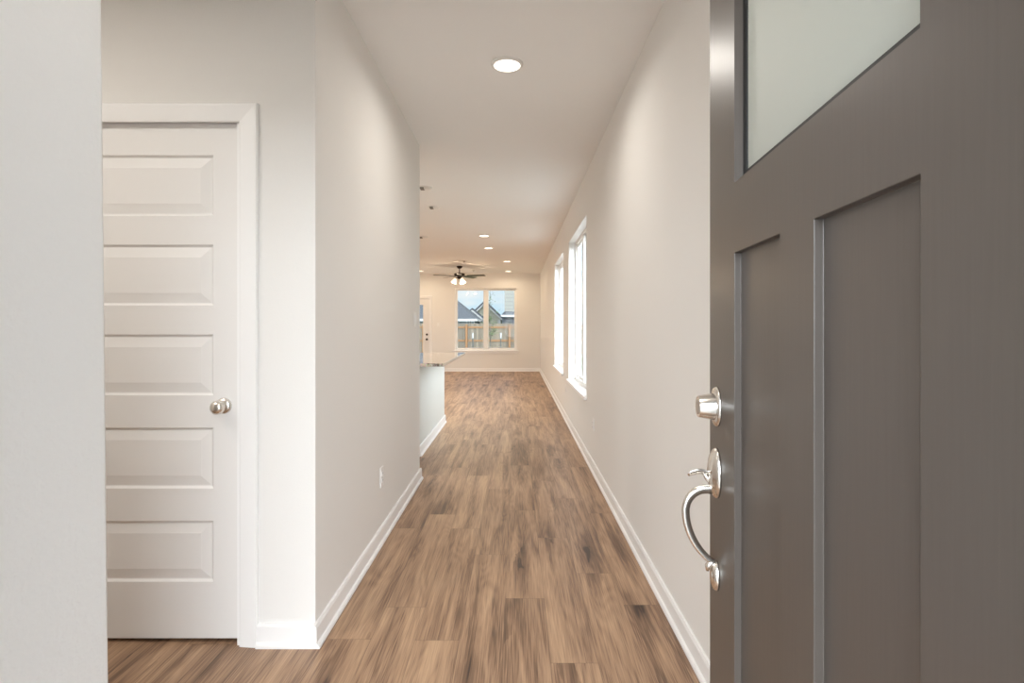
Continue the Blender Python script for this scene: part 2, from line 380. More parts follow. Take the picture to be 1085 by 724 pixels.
def struct(name, bm, m, label=None, parent=None, smooth=False, angle=None):
    o = obj(name, bm, m, parent, smooth, angle)
    if not parent: o['kind'] = 'structure'
    if label: o['label'] = label
    return o

def holed_wall(us, vs, holes, d0, d1, plane):
    """slab with rectangular holes. plane 'X': wall faces x (u=y), plane 'Y': wall faces y (u=x). v=z. d0..d1 thickness."""
    U = sorted({us[0], us[1], *[h[0] for h in holes], *[h[1] for h in holes]}); V = sorted({vs[0], vs[1], *[h[2] for h in holes], *[h[3] for h in holes]})
    bm = bmesh.new(); vd = {}
    def P(u, v, d):
        k = (round(u, 5), round(v, 5), round(d, 5))
        if k not in vd: vd[k] = bm.verts.new((d, u, v) if plane == 'X' else (u, d, v))
        return vd[k]
    def solid(i, j):
        if i < 0 or j < 0 or i >= len(U) - 1 or j >= len(V) - 1: return False
        cu = (U[i] + U[i + 1]) / 2; cv = (V[j] + V[j + 1]) / 2
        return not any(h[0] < cu < h[1] and h[2] < cv < h[3] for h in holes)
    for i in range(len(U) - 1):
        for j in range(len(V) - 1):
            if not solid(i, j): continue
            a, b, c, d = U[i], U[i + 1], V[j], V[j + 1]
            for q in (d0, d1): bm.faces.new((P(a, c, q), P(b, c, q), P(b, d, q), P(a, d, q)))
            for (di, dj, p, q) in ((-1, 0, (a, c), (a, d)), (1, 0, (b, c), (b, d)), (0, -1, (a, c), (b, c)), (0, 1, (a, d), (b, d))):
                if not solid(i + di, j + dj): bm.faces.new((P(*p, d0), P(*q, d0), P(*q, d1), P(*p, d1)))
    bmesh.ops.recalc_face_normals(bm, faces=bm.faces[:]); return bm

# ------------------------------------------------------------------ dimensions
H = 2.74
XR = 0.675; XL = -0.79
YB = 15.4; YF0, YF1 = 0.17, 0.33
XK = -4.6                       # kitchen's far side wall
TH = 0.16
WZ0, WZ1 = 0.585, 2.33          # window opening heights
YC = 2.175                      # closet door wall
YE = 4.53                       # end of the hall's left wall

# ------------------------------------------------------------------ floor (planks)
def floor_bm():
    bm = bmesh.new(); uvl = bm.loops.layers.uv.new('plank'); cl = bm.loops.layers.float_color.new('tone')
    PW, PL = 0.178, 1.22; ph = {0: .84, 1: .37, 2: .05, -1: .11, -2: .60, -3: .99, -4: .03}
    rnd = random.Random(11); x0l, x1l = XK - TH, XR + TH; y0l, y1l = YF0, YB + TH
    r = math.floor((x0l - 0.13) / PW)
    while 0.13 + r * PW < x1l:
        a = 0.13 + r * PW; ax0, ax1 = max(a, x0l), min(a + PW, x1l)
        off = ph.get(r, rnd.random() * PL); y = off - PL
        while y < y1l:
            c0, c1 = max(y, y0l), min(y + PL, y1l)
            if c1 > c0:
                col = (rnd.random(), rnd.random(), rnd.random(), 1)
                pts = [(ax0, c0), (ax1, c0), (ax1, c1), (ax0, c1)]
                f = bm.faces.new([bm.verts.new((p[0], p[1], 0)) for p in pts])
                for lp, p in zip(f.loops, pts):
                    lp[uvl].uv = (p[0] - a, p[1] - y); lp[cl] = col
            y += PL
        r += 1
    # underside and edges so the floor is a slab
    lo = [bm.verts.new(p) for p in ((x0l, y0l, -.12), (x1l, y0l, -.12), (x1l, y1l, -.12), (x0l, y1l, -.12))]
    hi = [bm.verts.new(p) for p in ((x0l, y0l, 0), (x1l, y0l, 0), (x1l, y1l, 0), (x0l, y1l, 0))]
    bm.faces.new(lo[::-1])
    for i in range(4): bm.faces.new((lo[i], lo[(i + 1) % 4], hi[(i + 1) % 4], hi[i]))
    return bm
struct('floor', floor_bm(), 'floor', 'brown oak-look plank floor running down the hallway')

# ------------------------------------------------------------------ ceiling and walls
struct('ceiling', boxes((XK - TH, XR + TH, YF0, YB + TH, H, H + 0.15)), 'ceiling')
RW = [(5.29, 7.05), (7.87, 9.61)]
struct('wall_right', holed_wall((YF0, YB + TH), (0, H), [(a, b, WZ0 - 0.03, WZ1) for a, b in RW], XR, XR + TH, 'X'), 'paint')
BWX = (-1.705, 0.02)            # back window
BDX = (-3.34, -2.405)           # back door opening
struct('wall_back', holed_wall((XK, XR), (0, H), [(BWX[0], BWX[1], WZ0 - 0.03, WZ1), (BDX[0], BDX[1], 0.0, 2.05)], YB, YB + TH, 'Y'), 'paint')
struct('wall_kitchen', boxes((XK - TH, XK, YE - 0.12, YB + TH, 0, H)), 'paint')
struct('wall_kitchen_return', boxes((XK, XL - 0.12, YE - 0.12, YE, 0, H)), 'paint')
struct('wall_left', boxes((XL - 0.12, XL, YC + 0.12, YE, 0, H)), 'paint')
CDX = (-1.88, -1.084)           # closet door opening
struct('wall_closet', holed_wall((-2.45, XL), (0, H), [(CDX[0], CDX[1], 0, 2.085)], YC, YC + 0.12, 'Y'), 'paint')
struct('wall_closet_back', boxes((-2.45, XL - 0.12, YC + 0.8, YC + 0.9, 0, H)), 'paint')
# the wall on the left beside the viewer, its end slightly out of plumb
bm = boxes((-0.91, XL, YF1, 1.07, 0, H), bev=0.008)
for v in bm.verts:
    if v.co.y > 1.0: v.co.y += -0.014 * (v.co.z - 0.9)
struct('wall_entry', bm, mat('entry_wall_paint', (0.78, 0.775, 0.765), 0.7, spec=0.3, bump=(90, 0.9)))
struct('wall_niche', boxes((-2.57, -2.45, YF1, YC + 0.9, 0, H)), 'paint')
DX0, DX1 = -0.575, 0.385        # entry opening
struct('wall_front', holed_wall((-2.57, XR), (0, H), [(DX0, DX1, 0, 2.08)], YF0, YF1, 'Y'), 'stucco')

# ------------------------------------------------------------------ baseboards: board plus shoe moulding
def base_bm(p0, p1, nrm, h=0.09):
    """profile extruded from p0 to p1 (xy); nrm points into the room"""
    prof = [(0, 0), (0.026, 0), (0.026, 0.010), (0.021, 0.018), (0.014, 0.021), (0.014, h - 0.012), (0.009, h), (0, h)]
    bm = bmesh.new(); ends = []
    for (p, e) in ((p0, 0), (p1, 1)):
        ends.append([bm.verts.new((p[0] + nrm[0] * d, p[1] + nrm[1] * d, z)) for d, z in prof])
    n = len(prof)
    for i in range(n): bm.faces.new((ends[0][i], ends[0][(i + 1) % n], ends[1][(i + 1) % n], ends[1][i]))
    bm.faces.new(ends[0]); bm.faces.new(ends[1]); bmesh.ops.recalc_face_normals(bm, faces=bm.faces[:]); return bm
struct('baseboard_right', base_bm((XR, YF1), (XR, YB), (-1, 0)), 'trim')
bm = base_bm((XL, YC - 0.026), (XL, YE + 0.026), (1, 0)); t = base_bm((-1.015, YC), (XL, YC), (0, -1))
me = bpy.data.meshes.new('t'); t.to_mesh(me); bm.from_mesh(me); t.free(); bpy.data.meshes.remove(me)
struct('baseboard_left', bm, 'trim')
struct('baseboard_back', base_bm((BDX[1] + 0.07, YB), (XR, YB), (0, -1)), 'trim')
struct('baseboard_kitchen', base_bm((XK, YE), (XK, YB), (1, 0)), 'trim')
struct('baseboard_entry', base_bm((XL, YF1), (XL, 1.05), (1, 0)), 'trim')

# ------------------------------------------------------------------ windows
def rect_frame(a0, a1, z0, z1, d0, d1, wd, axis, bev=0.004):
    """rectangular frame; axis 'X' = lies in a wall facing x (a is y, d is x)"""
    bm = bmesh.new()
    for (p, q, r, s) in ((a0, a0 + wd, z0, z1), (a1 - wd, a1, z0, z1), (a0 + wd, a1 - wd, z1 - wd, z1), (a0 + wd, a1 - wd, z0, z0 + wd)):
        if axis == 'X': box_bm(bm, d0, d1, p, q, r, s, bev)
        else: box_bm(bm, p, q, d0, d1, r, s, bev)
    return bm
def abox(axis, a0, a1, d0, d1, z0, z1, bev=0.0):
    return boxes((d0, d1, a0, a1, z0, z1), bev=bev) if axis == 'X' else boxes((a0, a1, d0, d1, z0, z1), bev=bev)
def window(name, a0, a1, wall, axis, label):
    """wall: room-side coordinate of the wall; outside is at larger values"""
    loc = (wall, (a0 + a1) / 2, WZ0) if axis == 'X' else ((a0 + a1) / 2, wall, WZ0)
    t = thing(name, (0, 0, 0), label, kind='structure')
    mid = (a0 + a1) / 2; z0, z1 = WZ0, WZ1
    obj('window_frame', rect_frame(a0, a1, z0, z1, wall + 0.085, wall + 0.155, 0.045, axis), 'vinyl', t)
    obj('mullion', abox(axis, mid - 0.05, mid + 0.05, wall + 0.075, wall + 0.15, z0 + 0.045, z1 - 0.045, 0.004), 'vinyl', t)
    for (p, q) in ((a0 + 0.045, mid - 0.05), (mid + 0.05, a1 - 0.045)):
        s = obj('sash', rect_frame(p, q, z0 + 0.045, z1 - 0.045, wall + 0.105, wall + 0.14, 0.022, axis, 0.003), 'vinyl', t)
        g = obj('pane', abox(axis, p + 0.022, q - 0.022, wall + 0.120, wall + 0.124, z0 + 0.067, z1 - 0.067), 'glass', s)
    # stool with a nosing and small horns
    bm = abox(axis, a0 - 0.045, a1 + 0.045, wall - 0.032, wall, z0 - 0.03, z0, 0.006)
    b2 = abox(axis, a0, a1, wall, wall + 0.10, z0 - 0.03, z0); me = bpy.data.meshes.new('t'); b2.to_mesh(me); bm.from_mesh(me); b2.free(); bpy.data.meshes.remove(me)
    obj('window_sill', bm, 'trim', t)
    # white painted liner of the opening
    bm = bmesh.new()
    for (p, q, r, s) in ((a0 - 0.0, a0 + 0.004, z0, z1), (a1 - 0.004, a1, z0, z1), (a0 + 0.004, a1 - 0.004, z1 - 0.004, z1)):
        if axis == 'X': box_bm(bm, wall + 0.001, wall + 0.09, p, q, r, s)
        else: box_bm(bm, p, q, wall + 0.001, wall + 0.09, r, s)
    obj('jamb_liner', bm, 'vinyl', t)
    return t
window('window_1', RW[0][0], RW[0][1], XR, 'X', 'nearer tall white twin window in the right-hand wall')
window('window_2', RW[1][0], RW[1][1], XR, 'X', 'farther tall white twin window in the right-hand wall')
wb = window('window_3', BWX[0], BWX[1], YB, 'Y', 'white twin window in the far end wall looking onto the fence')
obj('apron', boxes((BWX[0] - 0.02, BWX[1] + 0.02, YB - 0.016, YB, WZ0 - 0.085, WZ0 - 0.03), bev=0.004), 'trim', wb)

# portals at the openings
portal((XR + TH + 0.02, (RW[0][0] + RW[0][1]) / 2, 1.45), (0, R(90), 0), 1.8, 1.76)
portal((XR + TH + 0.02, (RW[1][0] + RW[1][1]) / 2, 1.45), (0, R(90), 0), 1.8, 1.76)
portal(((DX0 + DX1) / 2, YF0 - 0.02, 1.04), (R(90), 0, 0), 0.96, 2.08)
portal((-0.84, YB + TH + 0.02, 1.45), (R(-90), 0, 0), 1.76, 1.8)

# ------------------------------------------------------------------ closet door (five raised panels)
def panel_slab(width, height, panels, thick=0.035):
    """door face in local x 0..width, z 0..height, face at y=0 looking to -y; panels (x0,x1,z0,z1)"""
    bm = bmesh.new()
    U = sorted({0, width, *[p[0] for p in panels], *[p[1] for p in panels]}); V = sorted({0, height, *[p[2] for p in panels], *[p[3] for p in panels]})
    for i in range(len(U) - 1):
        for j in range(len(V) - 1):
            cu = (U[i] + U[i + 1]) / 2; cv = (V[j] + V[j + 1]) / 2
            if any(p[0] < cu < p[1] and p[2] < cv < p[3] for p in panels): continue
            bm.faces.new([bm.verts.new((x, 0, z)) for x, z in ((U[i], V[j]), (U[i + 1], V[j]), (U[i + 1], V[j + 1]), (U[i], V[j + 1]))])
    for (a, b, c, d) in panels:
        steps = [(0, 0), (0.007, 0.008), (0.011, 0.009), (0.046, 0.0025), (0.050, 0.0015)]
        rings = [[bm.verts.new((x, dy, z)) for x, z in ((a + s, c + s), (b - s, c + s), (b - s, d - s), (a + s, d - s))] for s, dy in steps]
        for r0, r1 in zip(rings, rings[1:]):
            for k in range(4): bm.faces.new((r0[k], r0[(k + 1) % 4], r1[(k + 1) % 4], r1[k]))
        bm.faces.new(rings[-1])
    bmesh.ops.remove_doubles(bm, verts=bm.verts[:], dist=1e-5)
    # sides and back
    q = [(0, 0), (width, 0), (width, height), (0, height)]
    f = [bm.verts.new((x, 0, z)) for x, z in q]; k2 = [bm.verts.new((x, thick, z)) for x, z in q]
    bm.faces.new(k2)
    for i in range(4): bm.faces.new((f[i], f[(i + 1) % 4], k2[(i + 1) % 4], k2[i]))
    bmesh.ops.remove_doubles(bm, verts=bm.verts[:], dist=1e-5)
    bmesh.ops.recalc_face_normals(bm, faces=bm.faces[:]); return bm
DW = 0.76; DXR = -1.098; YD = YC + 0.020
cd = thing('door_2', (DXR - DW, YD, 0.017), 'white five-panel closet door with a round nickel knob', kind='structure')
cen = [1.812, 1.456, 1.099, 0.7285, 0.3575]
obj('door_leaf', panel_slab(DW, 2.049, [(0.105, DW - 0.105, c - 0.012 - 0.121, c - 0.012 + 0.121) for c in cen]), 'doorwhite', cd)
kn = obj('door_knob', lathe_bm([(0.010, 0), (0.011, -0.022), (0.015, -0.028), (0.0245, -0.036), (0.0275, -0.046), (0.0265, -0.056), (0.021, -0.064), (0.012, -0.068), (0.002, -0.069)], 32, 'Y'), 'nickel', cd, True)
kn.location = (DW - 0.063, 0, 0.936 - 0.012)
rs = obj('rosette', lathe_bm([(0.032, 0.0), (0.032, -0.004), (0.029, -0.009), (0.020, -0.013), (0.012, -0.014)], 32, 'Y'), 'nickel', kn, True)
# jamb, stop and casing
def casing_bm(x0, x1, ztop, wd, y0, y1, side=-1):
    """three-sided door casing with a stepped profile; x0..x1 is the opening, faces -y"""
    bm = bmesh.new(); prof = [(0, 0), (0, 0.010), (0.006, 0.012), (wd - 0.012, 0.017), (wd - 0.004, 0.017), (wd, 0.012), (wd, 0)]
    path = lambda o: [(x0 - o, 0.0), (x0 - o, ztop + o), (x1 + o, ztop + o), (x1 + o, 0.0)]
    rows = [[bm.verts.new((x, y0 - d, z)) for x, z in path(o)] for o, d in prof]
    n = len(rows)
    for i in range(n):
        a, b = rows[i], rows[(i + 1) % n]
        for k in range(3): bm.faces.new((a[k], a[k + 1], b[k + 1], b[k]))
    bm.faces.new([r[0] for r in rows]); bm.faces.new([r[3] for r in rows])
    bmesh.ops.recalc_face_normals(bm, faces=bm.faces[:]); return bm
def jamb_bm(x0, x1, ztop, y0, y1, t=0.018, stop=None):
    bs = [(x0, x0 + t, y0, y1, 0, ztop), (x1 - t, x1, y0, y1, 0, ztop), (x0 + t, x1 - t, y0, y1, ztop - t, ztop)]
    if stop: bs += [(x0 + t, x0 + t + .01, stop, stop + .03, 0, ztop - t), (x1 - t - .01, x1 - t, stop, stop + .03, 0, ztop - t), (x0 + t, x1 - t, stop, stop + .03, ztop - t - .01, ztop - t)]
    return boxes(*bs)
J0, J1 = DXR - DW - 0.003, DXR + 0.003
struct('trim_1', casing_bm(J0 + 0.006, J1 + 0.010, 2.060, 0.072, YC, YC), 'trim', 'white casing around the closet door')
struct('trim_2', jamb_bm(CDX[0], CDX[1], 2.085, YC, YC + 0.12, 0.014, YD + 0.036), 'trim', 'white jamb of the closet door')

# ------------------------------------------------------------------ entry door, standing open on the right
ang = math.atan2(1.0, 0.0825)
WD = 0.914; HD = 2.055
ed = thing('door_1', (0.364, 0.339, 0.012), 'brown-grey entry door with frosted glass, standing open on the right', kind='structure', rz=ang)
def entry_slab():
    """local x 0 (hinge) .. WD, outer face at y=0 looking to +y, inner face y=-0.045"""
    z = lambda h: h - 0.012
    gl = (0.179, 0.737, z(1.537), z(1.915)); pa = (0.514, 0.737, z(0.24), z(1.40)); pb = (0.179, 0.398, z(0.24), z(1.40))
    U = sorted({0, WD, .179, .398, .514, .737}); V = sorted({0, HD, z(.24), z(1.40), z(1.537), z(1.915)})
    inside = lambda r, u, v: r[0] < u < r[1] and r[2] < v < r[3]
    bm = bmesh.new()
    def quad(pts): bm.faces.new([bm.verts.new(p) for p in pts])
    for yy, dep, sg in ((0.0, 0.013, -1), (-0.045, 0.013, 1)):
        for i in range(len(U) - 1):
            for j in range(len(V) - 1):
                cu = (U[i] + U[i + 1]) / 2; cv = (V[j] + V[j + 1]) / 2
                if any(inside(r, cu, cv) for r in (gl, pa, pb)): continue
                quad([(U[i], yy, V[j]), (U[i + 1], yy, V[j]), (U[i + 1], yy, V[j + 1]), (U[i], yy, V[j + 1])])
        for r in (pa, pb):
            c0 = [(r[0], r[2]), (r[1], r[2]), (r[1], r[3]), (r[0], r[3])]; yd = yy + sg * dep
            for k in range(4):
                p, q = c0[k], c0[(k + 1) % 4]; quad([(p[0], yy, p[1]), (q[0], yy, q[1]), (q[0], yd, q[1]), (p[0], yd, p[1])])
            quad([(u, yd, v) for u, v in c0])
    c0 = [(gl[0], gl[2]), (gl[1], gl[2]), (gl[1], gl[3]), (gl[0], gl[3])]
    for k in range(4):
        p, q = c0[k], c0[(k + 1) % 4]; quad([(p[0], 0, p[1]), (q[0], 0, q[1]), (q[0], -.045, q[1]), (p[0], -.045, p[1])])
    for p, q in (((0, 0), (WD, 0)), ((WD, 0), (WD, HD)), ((WD, HD), (0, HD)), ((0, HD), (0, 0))):
        quad([(p[0], 0, p[1]), (q[0], 0, q[1]), (q[0], -.045, q[1]), (p[0], -.045, p[1])])
    bmesh.ops.remove_doubles(bm, verts=bm.verts[:], dist=1e-5); bmesh.ops.recalc_face_normals(bm, faces=bm.faces[:])
    return bm, gl
bm, GL = entry_slab()
sl = obj('door_leaf', bm, 'entry', ed)
bv = sl.modifiers.new('bevel', 'BEVEL'); bv.width = 0.0012; bv.segments = 2; bv.limit_method = 'ANGLE'
obj('glazing_gasket', rect_frame(GL[0] + .0005, GL[1] - .0005, GL[2] + .0005, GL[3] - .0005, -0.030, -0.0165, 0.018, 'Y', 0.0), 'black', ed)
obj('frosted_pane', boxes((GL[0] + .016, GL[1] - .016, -0.026, -0.020, GL[2] + .016, GL[3] - .016)), 'frosted', ed)
for h in (0.25, 1.02, 1.80):
    obj('hinge', boxes((-0.006, 0.0, -0.044, 0.0, h - .05, h + .05)), 'weather', ed)
UB = 0.854   # backset line
# deadbolt
def at_y(bm, loc):
    bmesh.ops.translate(bm, verts=bm.verts[:], vec=loc); return bm
db = obj('deadbolt', at_y(lathe_bm([(0.043, 0.0), (0.043, 0.003), (0.040, 0.007), (0.030, 0.009), (0.026, 0.009)], 40, 'Y', 0.78, 1.0), (UB, 0, 1.084 - .012)), 'nickel', ed, True)
c_ = obj('lock_cylinder', at_y(lathe_bm([(0.029, 0.007), (0.0285, 0.012), (0.0235, 0.038), (0.0225, 0.041), (0.018, 0.041)], 36, 'Y'), (UB, 0, 1.084 - .012)), 'nickel', db, True, 40)
k_ = obj('keyway', at_y(lathe_bm([(0.018, 0.036), (0.018, 0.0405), (0.016, 0.0415), (0.004, 0.0415)], 32, 'Y'), (UB, 0, 1.084 - .012)), 'nickel_dark', db, True, 40)
obj('inside_thumbturn', at_y(boxes((-0.006, 0.006, -0.075, -0.045, -.018, .018), bev=.003), (UB, 0, 1.072)), 'nickel', db)
# grip handle
hs = thing('door_handle', (UB, 0, 0), None); hs.parent = ed
zc = 0.941 - 0.012; zb = 0.7195 - 0.012
up_ = obj('upper_plate', at_y(lathe_bm([(0.054, 0.0), (0.054, 0.004), (0.050, 0.009), (0.046, 0.010), (0.040, 0.015), (0.020, 0.019), (0.004, 0.020)], 44, 'Y', 0.62, 1.0), (0, 0, zc)), 'nickel', hs, True)
lo_ = obj('lower_plate', at_y(lathe_bm([(0.032, 0.0), (0.032, 0.004), (0.027, 0.010), (0.015, 0.014), (0.003, 0.015)], 36, 'Y', 0.62, 1.0), (0, 0, zb)), 'nickel', hs, True)
g = bez((0, .012, zc - .036), (0, .045, zc - .030), (0, .068, zc - .055), (0, .067, zc - .085), 12) + bez((0, .067, zc - .085), (0, .066, zc - .130), (0, .038, zc - .175), (0, .010, zb + .030), 14)[1:]
rad = [0.0095 - 0.0042 * (i / (len(g) - 1)) for i in range(len(g))]
obj('grip', tube_bm(g, rad, 14, 1.35), 'nickel', hs, True)
obj('grip_foot', tube_bm([(0, .004, zb + .030), (0, .014, zb + .028), (0, .020, zb + .020), (0, .021, zb + .010)], [.006, .007, .0065, .003], 12), 'nickel', hs, True)
tb = bez((0, .015, zc - .002), (0, .030, zc + .003), (0, .046, zc + .006), (0, .062, zc - .006), 12)
obj('thumb_latch', tube_bm(tb, [.0035, .0035, .0035, .0035, .0037, .004, .0042, .0042, .0042, .004, .0038, .0034, .002], 12, 2.4), 'nickel', hs, True)
obj('latch_stem', tube_bm([(0, .014, zc - .022), (0, .022, zc - .012), (0, .030, zc + .002)], [.004, .0045, .004], 10), 'nickel', hs, True)

struct('trim_3', jamb_bm(DX0, DX1, 2.08, YF0, YF1, 0.012), 'trim', 'jamb of the entry doorway')
struct('trim_4', boxes((DX0, DX1, YF0 - .03, YF1, 0.0005, 0.010), bev=.002), 'weather', 'metal threshold of the entry doorway')

# ------------------------------------------------------------------ far glazed door
bd = thing('door_3', (BDX[0] + 0.02, YB + 0.03, 0.01), 'cream half-seen glazed garden door in the far end wall', kind='structure')
W3 = BDX[1] - BDX[0] - 0.04; G0, G1, GZ0, GZ1 = 0.14, W3 - 0.14, 0.25, 1.88
obj('door_leaf', boxes((0, G0, 0, .045, 0, 2.02), (G1, W3, 0, .045, 0, 2.02), (G0, G1, 0, .045, 0, GZ0), (G0, G1, 0, .045, GZ1, 2.02)), 'doorwhite', bd)
obj('lite_frame', rect_frame(G0, G1, GZ0, GZ1, -0.012, 0.057, 0.03, 'Y'), 'doorwhite', bd)
obj('pane', boxes((G0 + .03, G1 - .03, .02, .024, GZ0 + .03, GZ1 - .03)), 'glass', bd)
for zz, nm in ((1.02, 'deadbolt'), (0.885, 'door_knob')):
    o = obj(nm, lathe_bm([(.030, 0), (.030, -.008), (.014, -.012), (.014, -.028), (.027, -.036), (.028, -.050), (.016, -.058), (.003, -.059)], 20, 'Y') if nm == 'door_knob'
            else lathe_bm([(.031, 0), (.031, -.008), (.024, -.018), (.003, -.020)], 20, 'Y'), 'bronze', bd, True)
    o.location = (W3 - 0.065, 0, zz)
struct('trim_5', casing_bm(BDX[0] + .005, BDX[1] - .005, 2.045, 0.066, YB, YB), 'trim', 'white casing around the far glazed door')
struct('trim_6', jamb_bm(BDX[0], BDX[1], 2.05, YB, YB + TH, 0.018), 'trim', 'jamb of the far glazed door')

# ------------------------------------------------------------------ recessed ceiling lights
LG = 'recessed ceiling lights'
def downlight(x, y, label, power, lens, group=LG):
    t = thing('ceiling_light', (x, y, H), label, 'ceiling light', group)
    obj('trim_ring', lathe_bm([(0.091, 0.0), (0.091, -0.004), (0.086, -0.011), (0.078, -0.013), (0.0745, -0.010), (0.0745, 0.0)], 40, cap=False), 'plate', t, True)
    obj('lens', lathe_bm([(0.0745, -0.0075), (0.0745, -0.0095), (0.05, -0.0105), (0.002, -0.011)], 36), lens, t, True)
    l = bpy.data.lights.new('lamp', 'AREA'); l.shape = 'DISK'; l.size = 0.14; l.energy = power; l.color = FAR_WARM if lens == 'lens_far' else WARM; l.spread = R(165)
    o = bpy.data.objects.new('lamp', l); C.objects.link(o); o.parent = t; o.location = (0, 0, -0.016)
    return t
downlight(-0.05, 3.12, 'large round lit ceiling light nearest the viewer, above the hallway', LAMP_HALL, 'lens')
downlight(-0.52, 8.99, 'lit round ceiling light second nearest the viewer, beyond the hallway', LAMP_FAR, 'lens_far')
downlight(-0.517, 10.4, 'lit round ceiling light third from the viewer, up and right of the fan', LAMP_FAR, 'lens_far')
downlight(-0.206, 12.54, 'lit round ceiling light fourth from the viewer, just before the one by the far wall', LAMP_FAR, 'lens_far')
downlight(-0.21, 14.8, 'lit round ceiling light closest to the far wall, above the right pane of the window', LAMP_FAR, 'lens_far')
downlight(-2.54, 14.7, 'lit round ceiling light at the far wall left of the fan, above the glazed door', LAMP_FAR, 'lens_far')
downlight(-0.1, 0.75, 'added round fill light over the entry, above the frame', 5.0, 'lens', 'added entry fill lights above the frame')  # lamp added out of view to brighten the entry
downlight(-1.95, 0.95, 'added round fill light in the closet niche, above the frame', 17.0, 'lens', 'added entry fill lights above the frame')  # lamp added out of view to brighten the closet door
for x, y in ((-2.5, 6.0), (-2.5, 8.4), (-3.8, 11.6)):
    downlight(x, y, 'added round fill light over the kitchen, hidden behind the hallway wall', FILL_KITCHEN, 'lens', 'added kitchen fill lights out of sight')  # unseen lamps added to lift the general light and the ceiling

# ------------------------------------------------------------------ small ceiling fittings
def fitting(name, x, y, label, cat, r=0.07, slot=(-0.05, -0.01), group=None):
    t = thing(name, (x, y, H), label, cat, group)
    obj('cover', lathe_bm([(r, 0), (r, -0.008), (r * .9, -0.020), (r * .5, -0.026), (0.002, -0.027)], 28), 'plate', t, True, 50)
    obj('vent_slot', boxes((slot[0], slot[1], -r * .95, r * .2, -0.028, -0.012)), 'slot', t)
    return t
fitting('ceiling_sensor', -0.965, 5.89, 'small white round ceiling fitting half hidden by the hallway wall edge, nearer of two', 'ceiling fitting', group='small ceiling fittings above the island')
fitting('ceiling_sensor', -1.01, 6.85, 'small white round ceiling fitting with dark slot, farther of the two above the island', 'ceiling fitting', group='small ceiling fittings above the island')
fitting('smoke_detector', -1.53, 9.13, 'white smoke detector on the ceiling against the hallway wall edge, beyond the island fittings', 'smoke detector', 0.075, (-.06, -.01))
fitting('smoke_detector', -1.16, 12.5, 'white smoke detector with a dark mark on the ceiling just in front of the fan', 'smoke detector', 0.07, (-.03, .01))
t = thing('ceiling_vent', (-1.36, 12.5, H), 'pale flat air vent on the ceiling left of the smoke detector by the fan', 'air vent')
obj('vent_frame', rect_frame(-0.07, 0.07, -0.012, 0.0, -0.12, 0.12, 0.006, 'Y', 0), 'plate', t)
obj('louver', boxes(*[(-0.064, 0.064, y, y + 0.006, -0.010, -0.002) for y in [-.11 + .018 * i for i in range(13)]]), 'plate', t)
t = thing('fire_sprinkler', (-1.12, 14.6, H), 'tiny grey sprinkler head on the ceiling right of the fan mount', 'sprinkler')
obj('escutcheon', lathe_bm([(0.04, 0), (0.038, -0.006), (0.012, -0.010), (0.010, -0.03), (0.016, -0.034), (0.002, -0.036)], 20), 'nickel_dark', t, True)

# ------------------------------------------------------------------ ceiling fan
FX, FY = -1.39, 13.6
fan = thing('ceiling_fan', (FX, FY, H), 'dark bronze five-blade ceiling fan with lit glass shades in the far room', 'ceiling fan')
obj('canopy', lathe_bm([(0.072, 0), (0.070, -0.02), (0.050, -0.05), (0.022, -0.062), (0.014, -0.064)], 28), 'bronze', fan, True, 40)
obj('downrod', tube_bm([(0, 0, -0.06), (0, 0, -0.165)], 0.013, 14), 'bronze', fan, True, 40)
obj('motor_housing', lathe_bm([(0.02, -0.160), (0.07, -0.168), (0.128, -0.178), (0.135, -0.195), (0.128, -0.232), (0.085, -0.250), (0.06, -0.258)], 32), 'bronze', fan, True, 35)
obj('switch_housing', lathe_bm([(0.060, -0.256), (0.062, -0.290), (0.045, -0.312), (0.012, -0.318)], 28), 'bronze', fan, True, 35)
def blade_bm():
    bm = bmesh.new(); n = 14; top = []; bot = []
    outl = []
    for i in range(n + 1):
        t = i / n; x = 0.20 + 0.455 * t; w_ = 0.052 + 0.020 * t
        if t > 0.93: w_ *= 0.86
        outl.append((x, w_))
    pts = [(x, w_) for x, w_ in outl] + [(x, -w_) for x, w_ in reversed(outl)]
    a = [bm.verts.new((x, y, 0.003)) for x, y in pts]; b = [bm.verts.new((x, y, -0.003)) for x, y in pts]
    bm.faces.new(a); bm.faces.new(b[::-1])
    for i in range(len(pts)): bm.faces.new((a[i], b[i], b[(i + 1) % len(pts)], a[(i + 1) % len(pts)]))
    bmesh.ops.recalc_face_normals(bm, faces=bm.faces[:])
    bmesh.ops.rotate(bm, verts=bm.verts[:], cent=(0, 0, 0), matrix=Matrix.Rotation(R(-12), 3, 'X')); return bm
for k in range(5):
    a = R(-14 + 72 * k)
    b = obj('blade', blade_bm(), 'blade', fan); b.location = (0, 0, -0.238); b.rotation_euler = (0, 0, a)
    br = obj('blade_bracket', boxes((0.10, 0.25, -0.018, 0.018, -0.010, -0.002), bev=0.002), 'bronze', b)
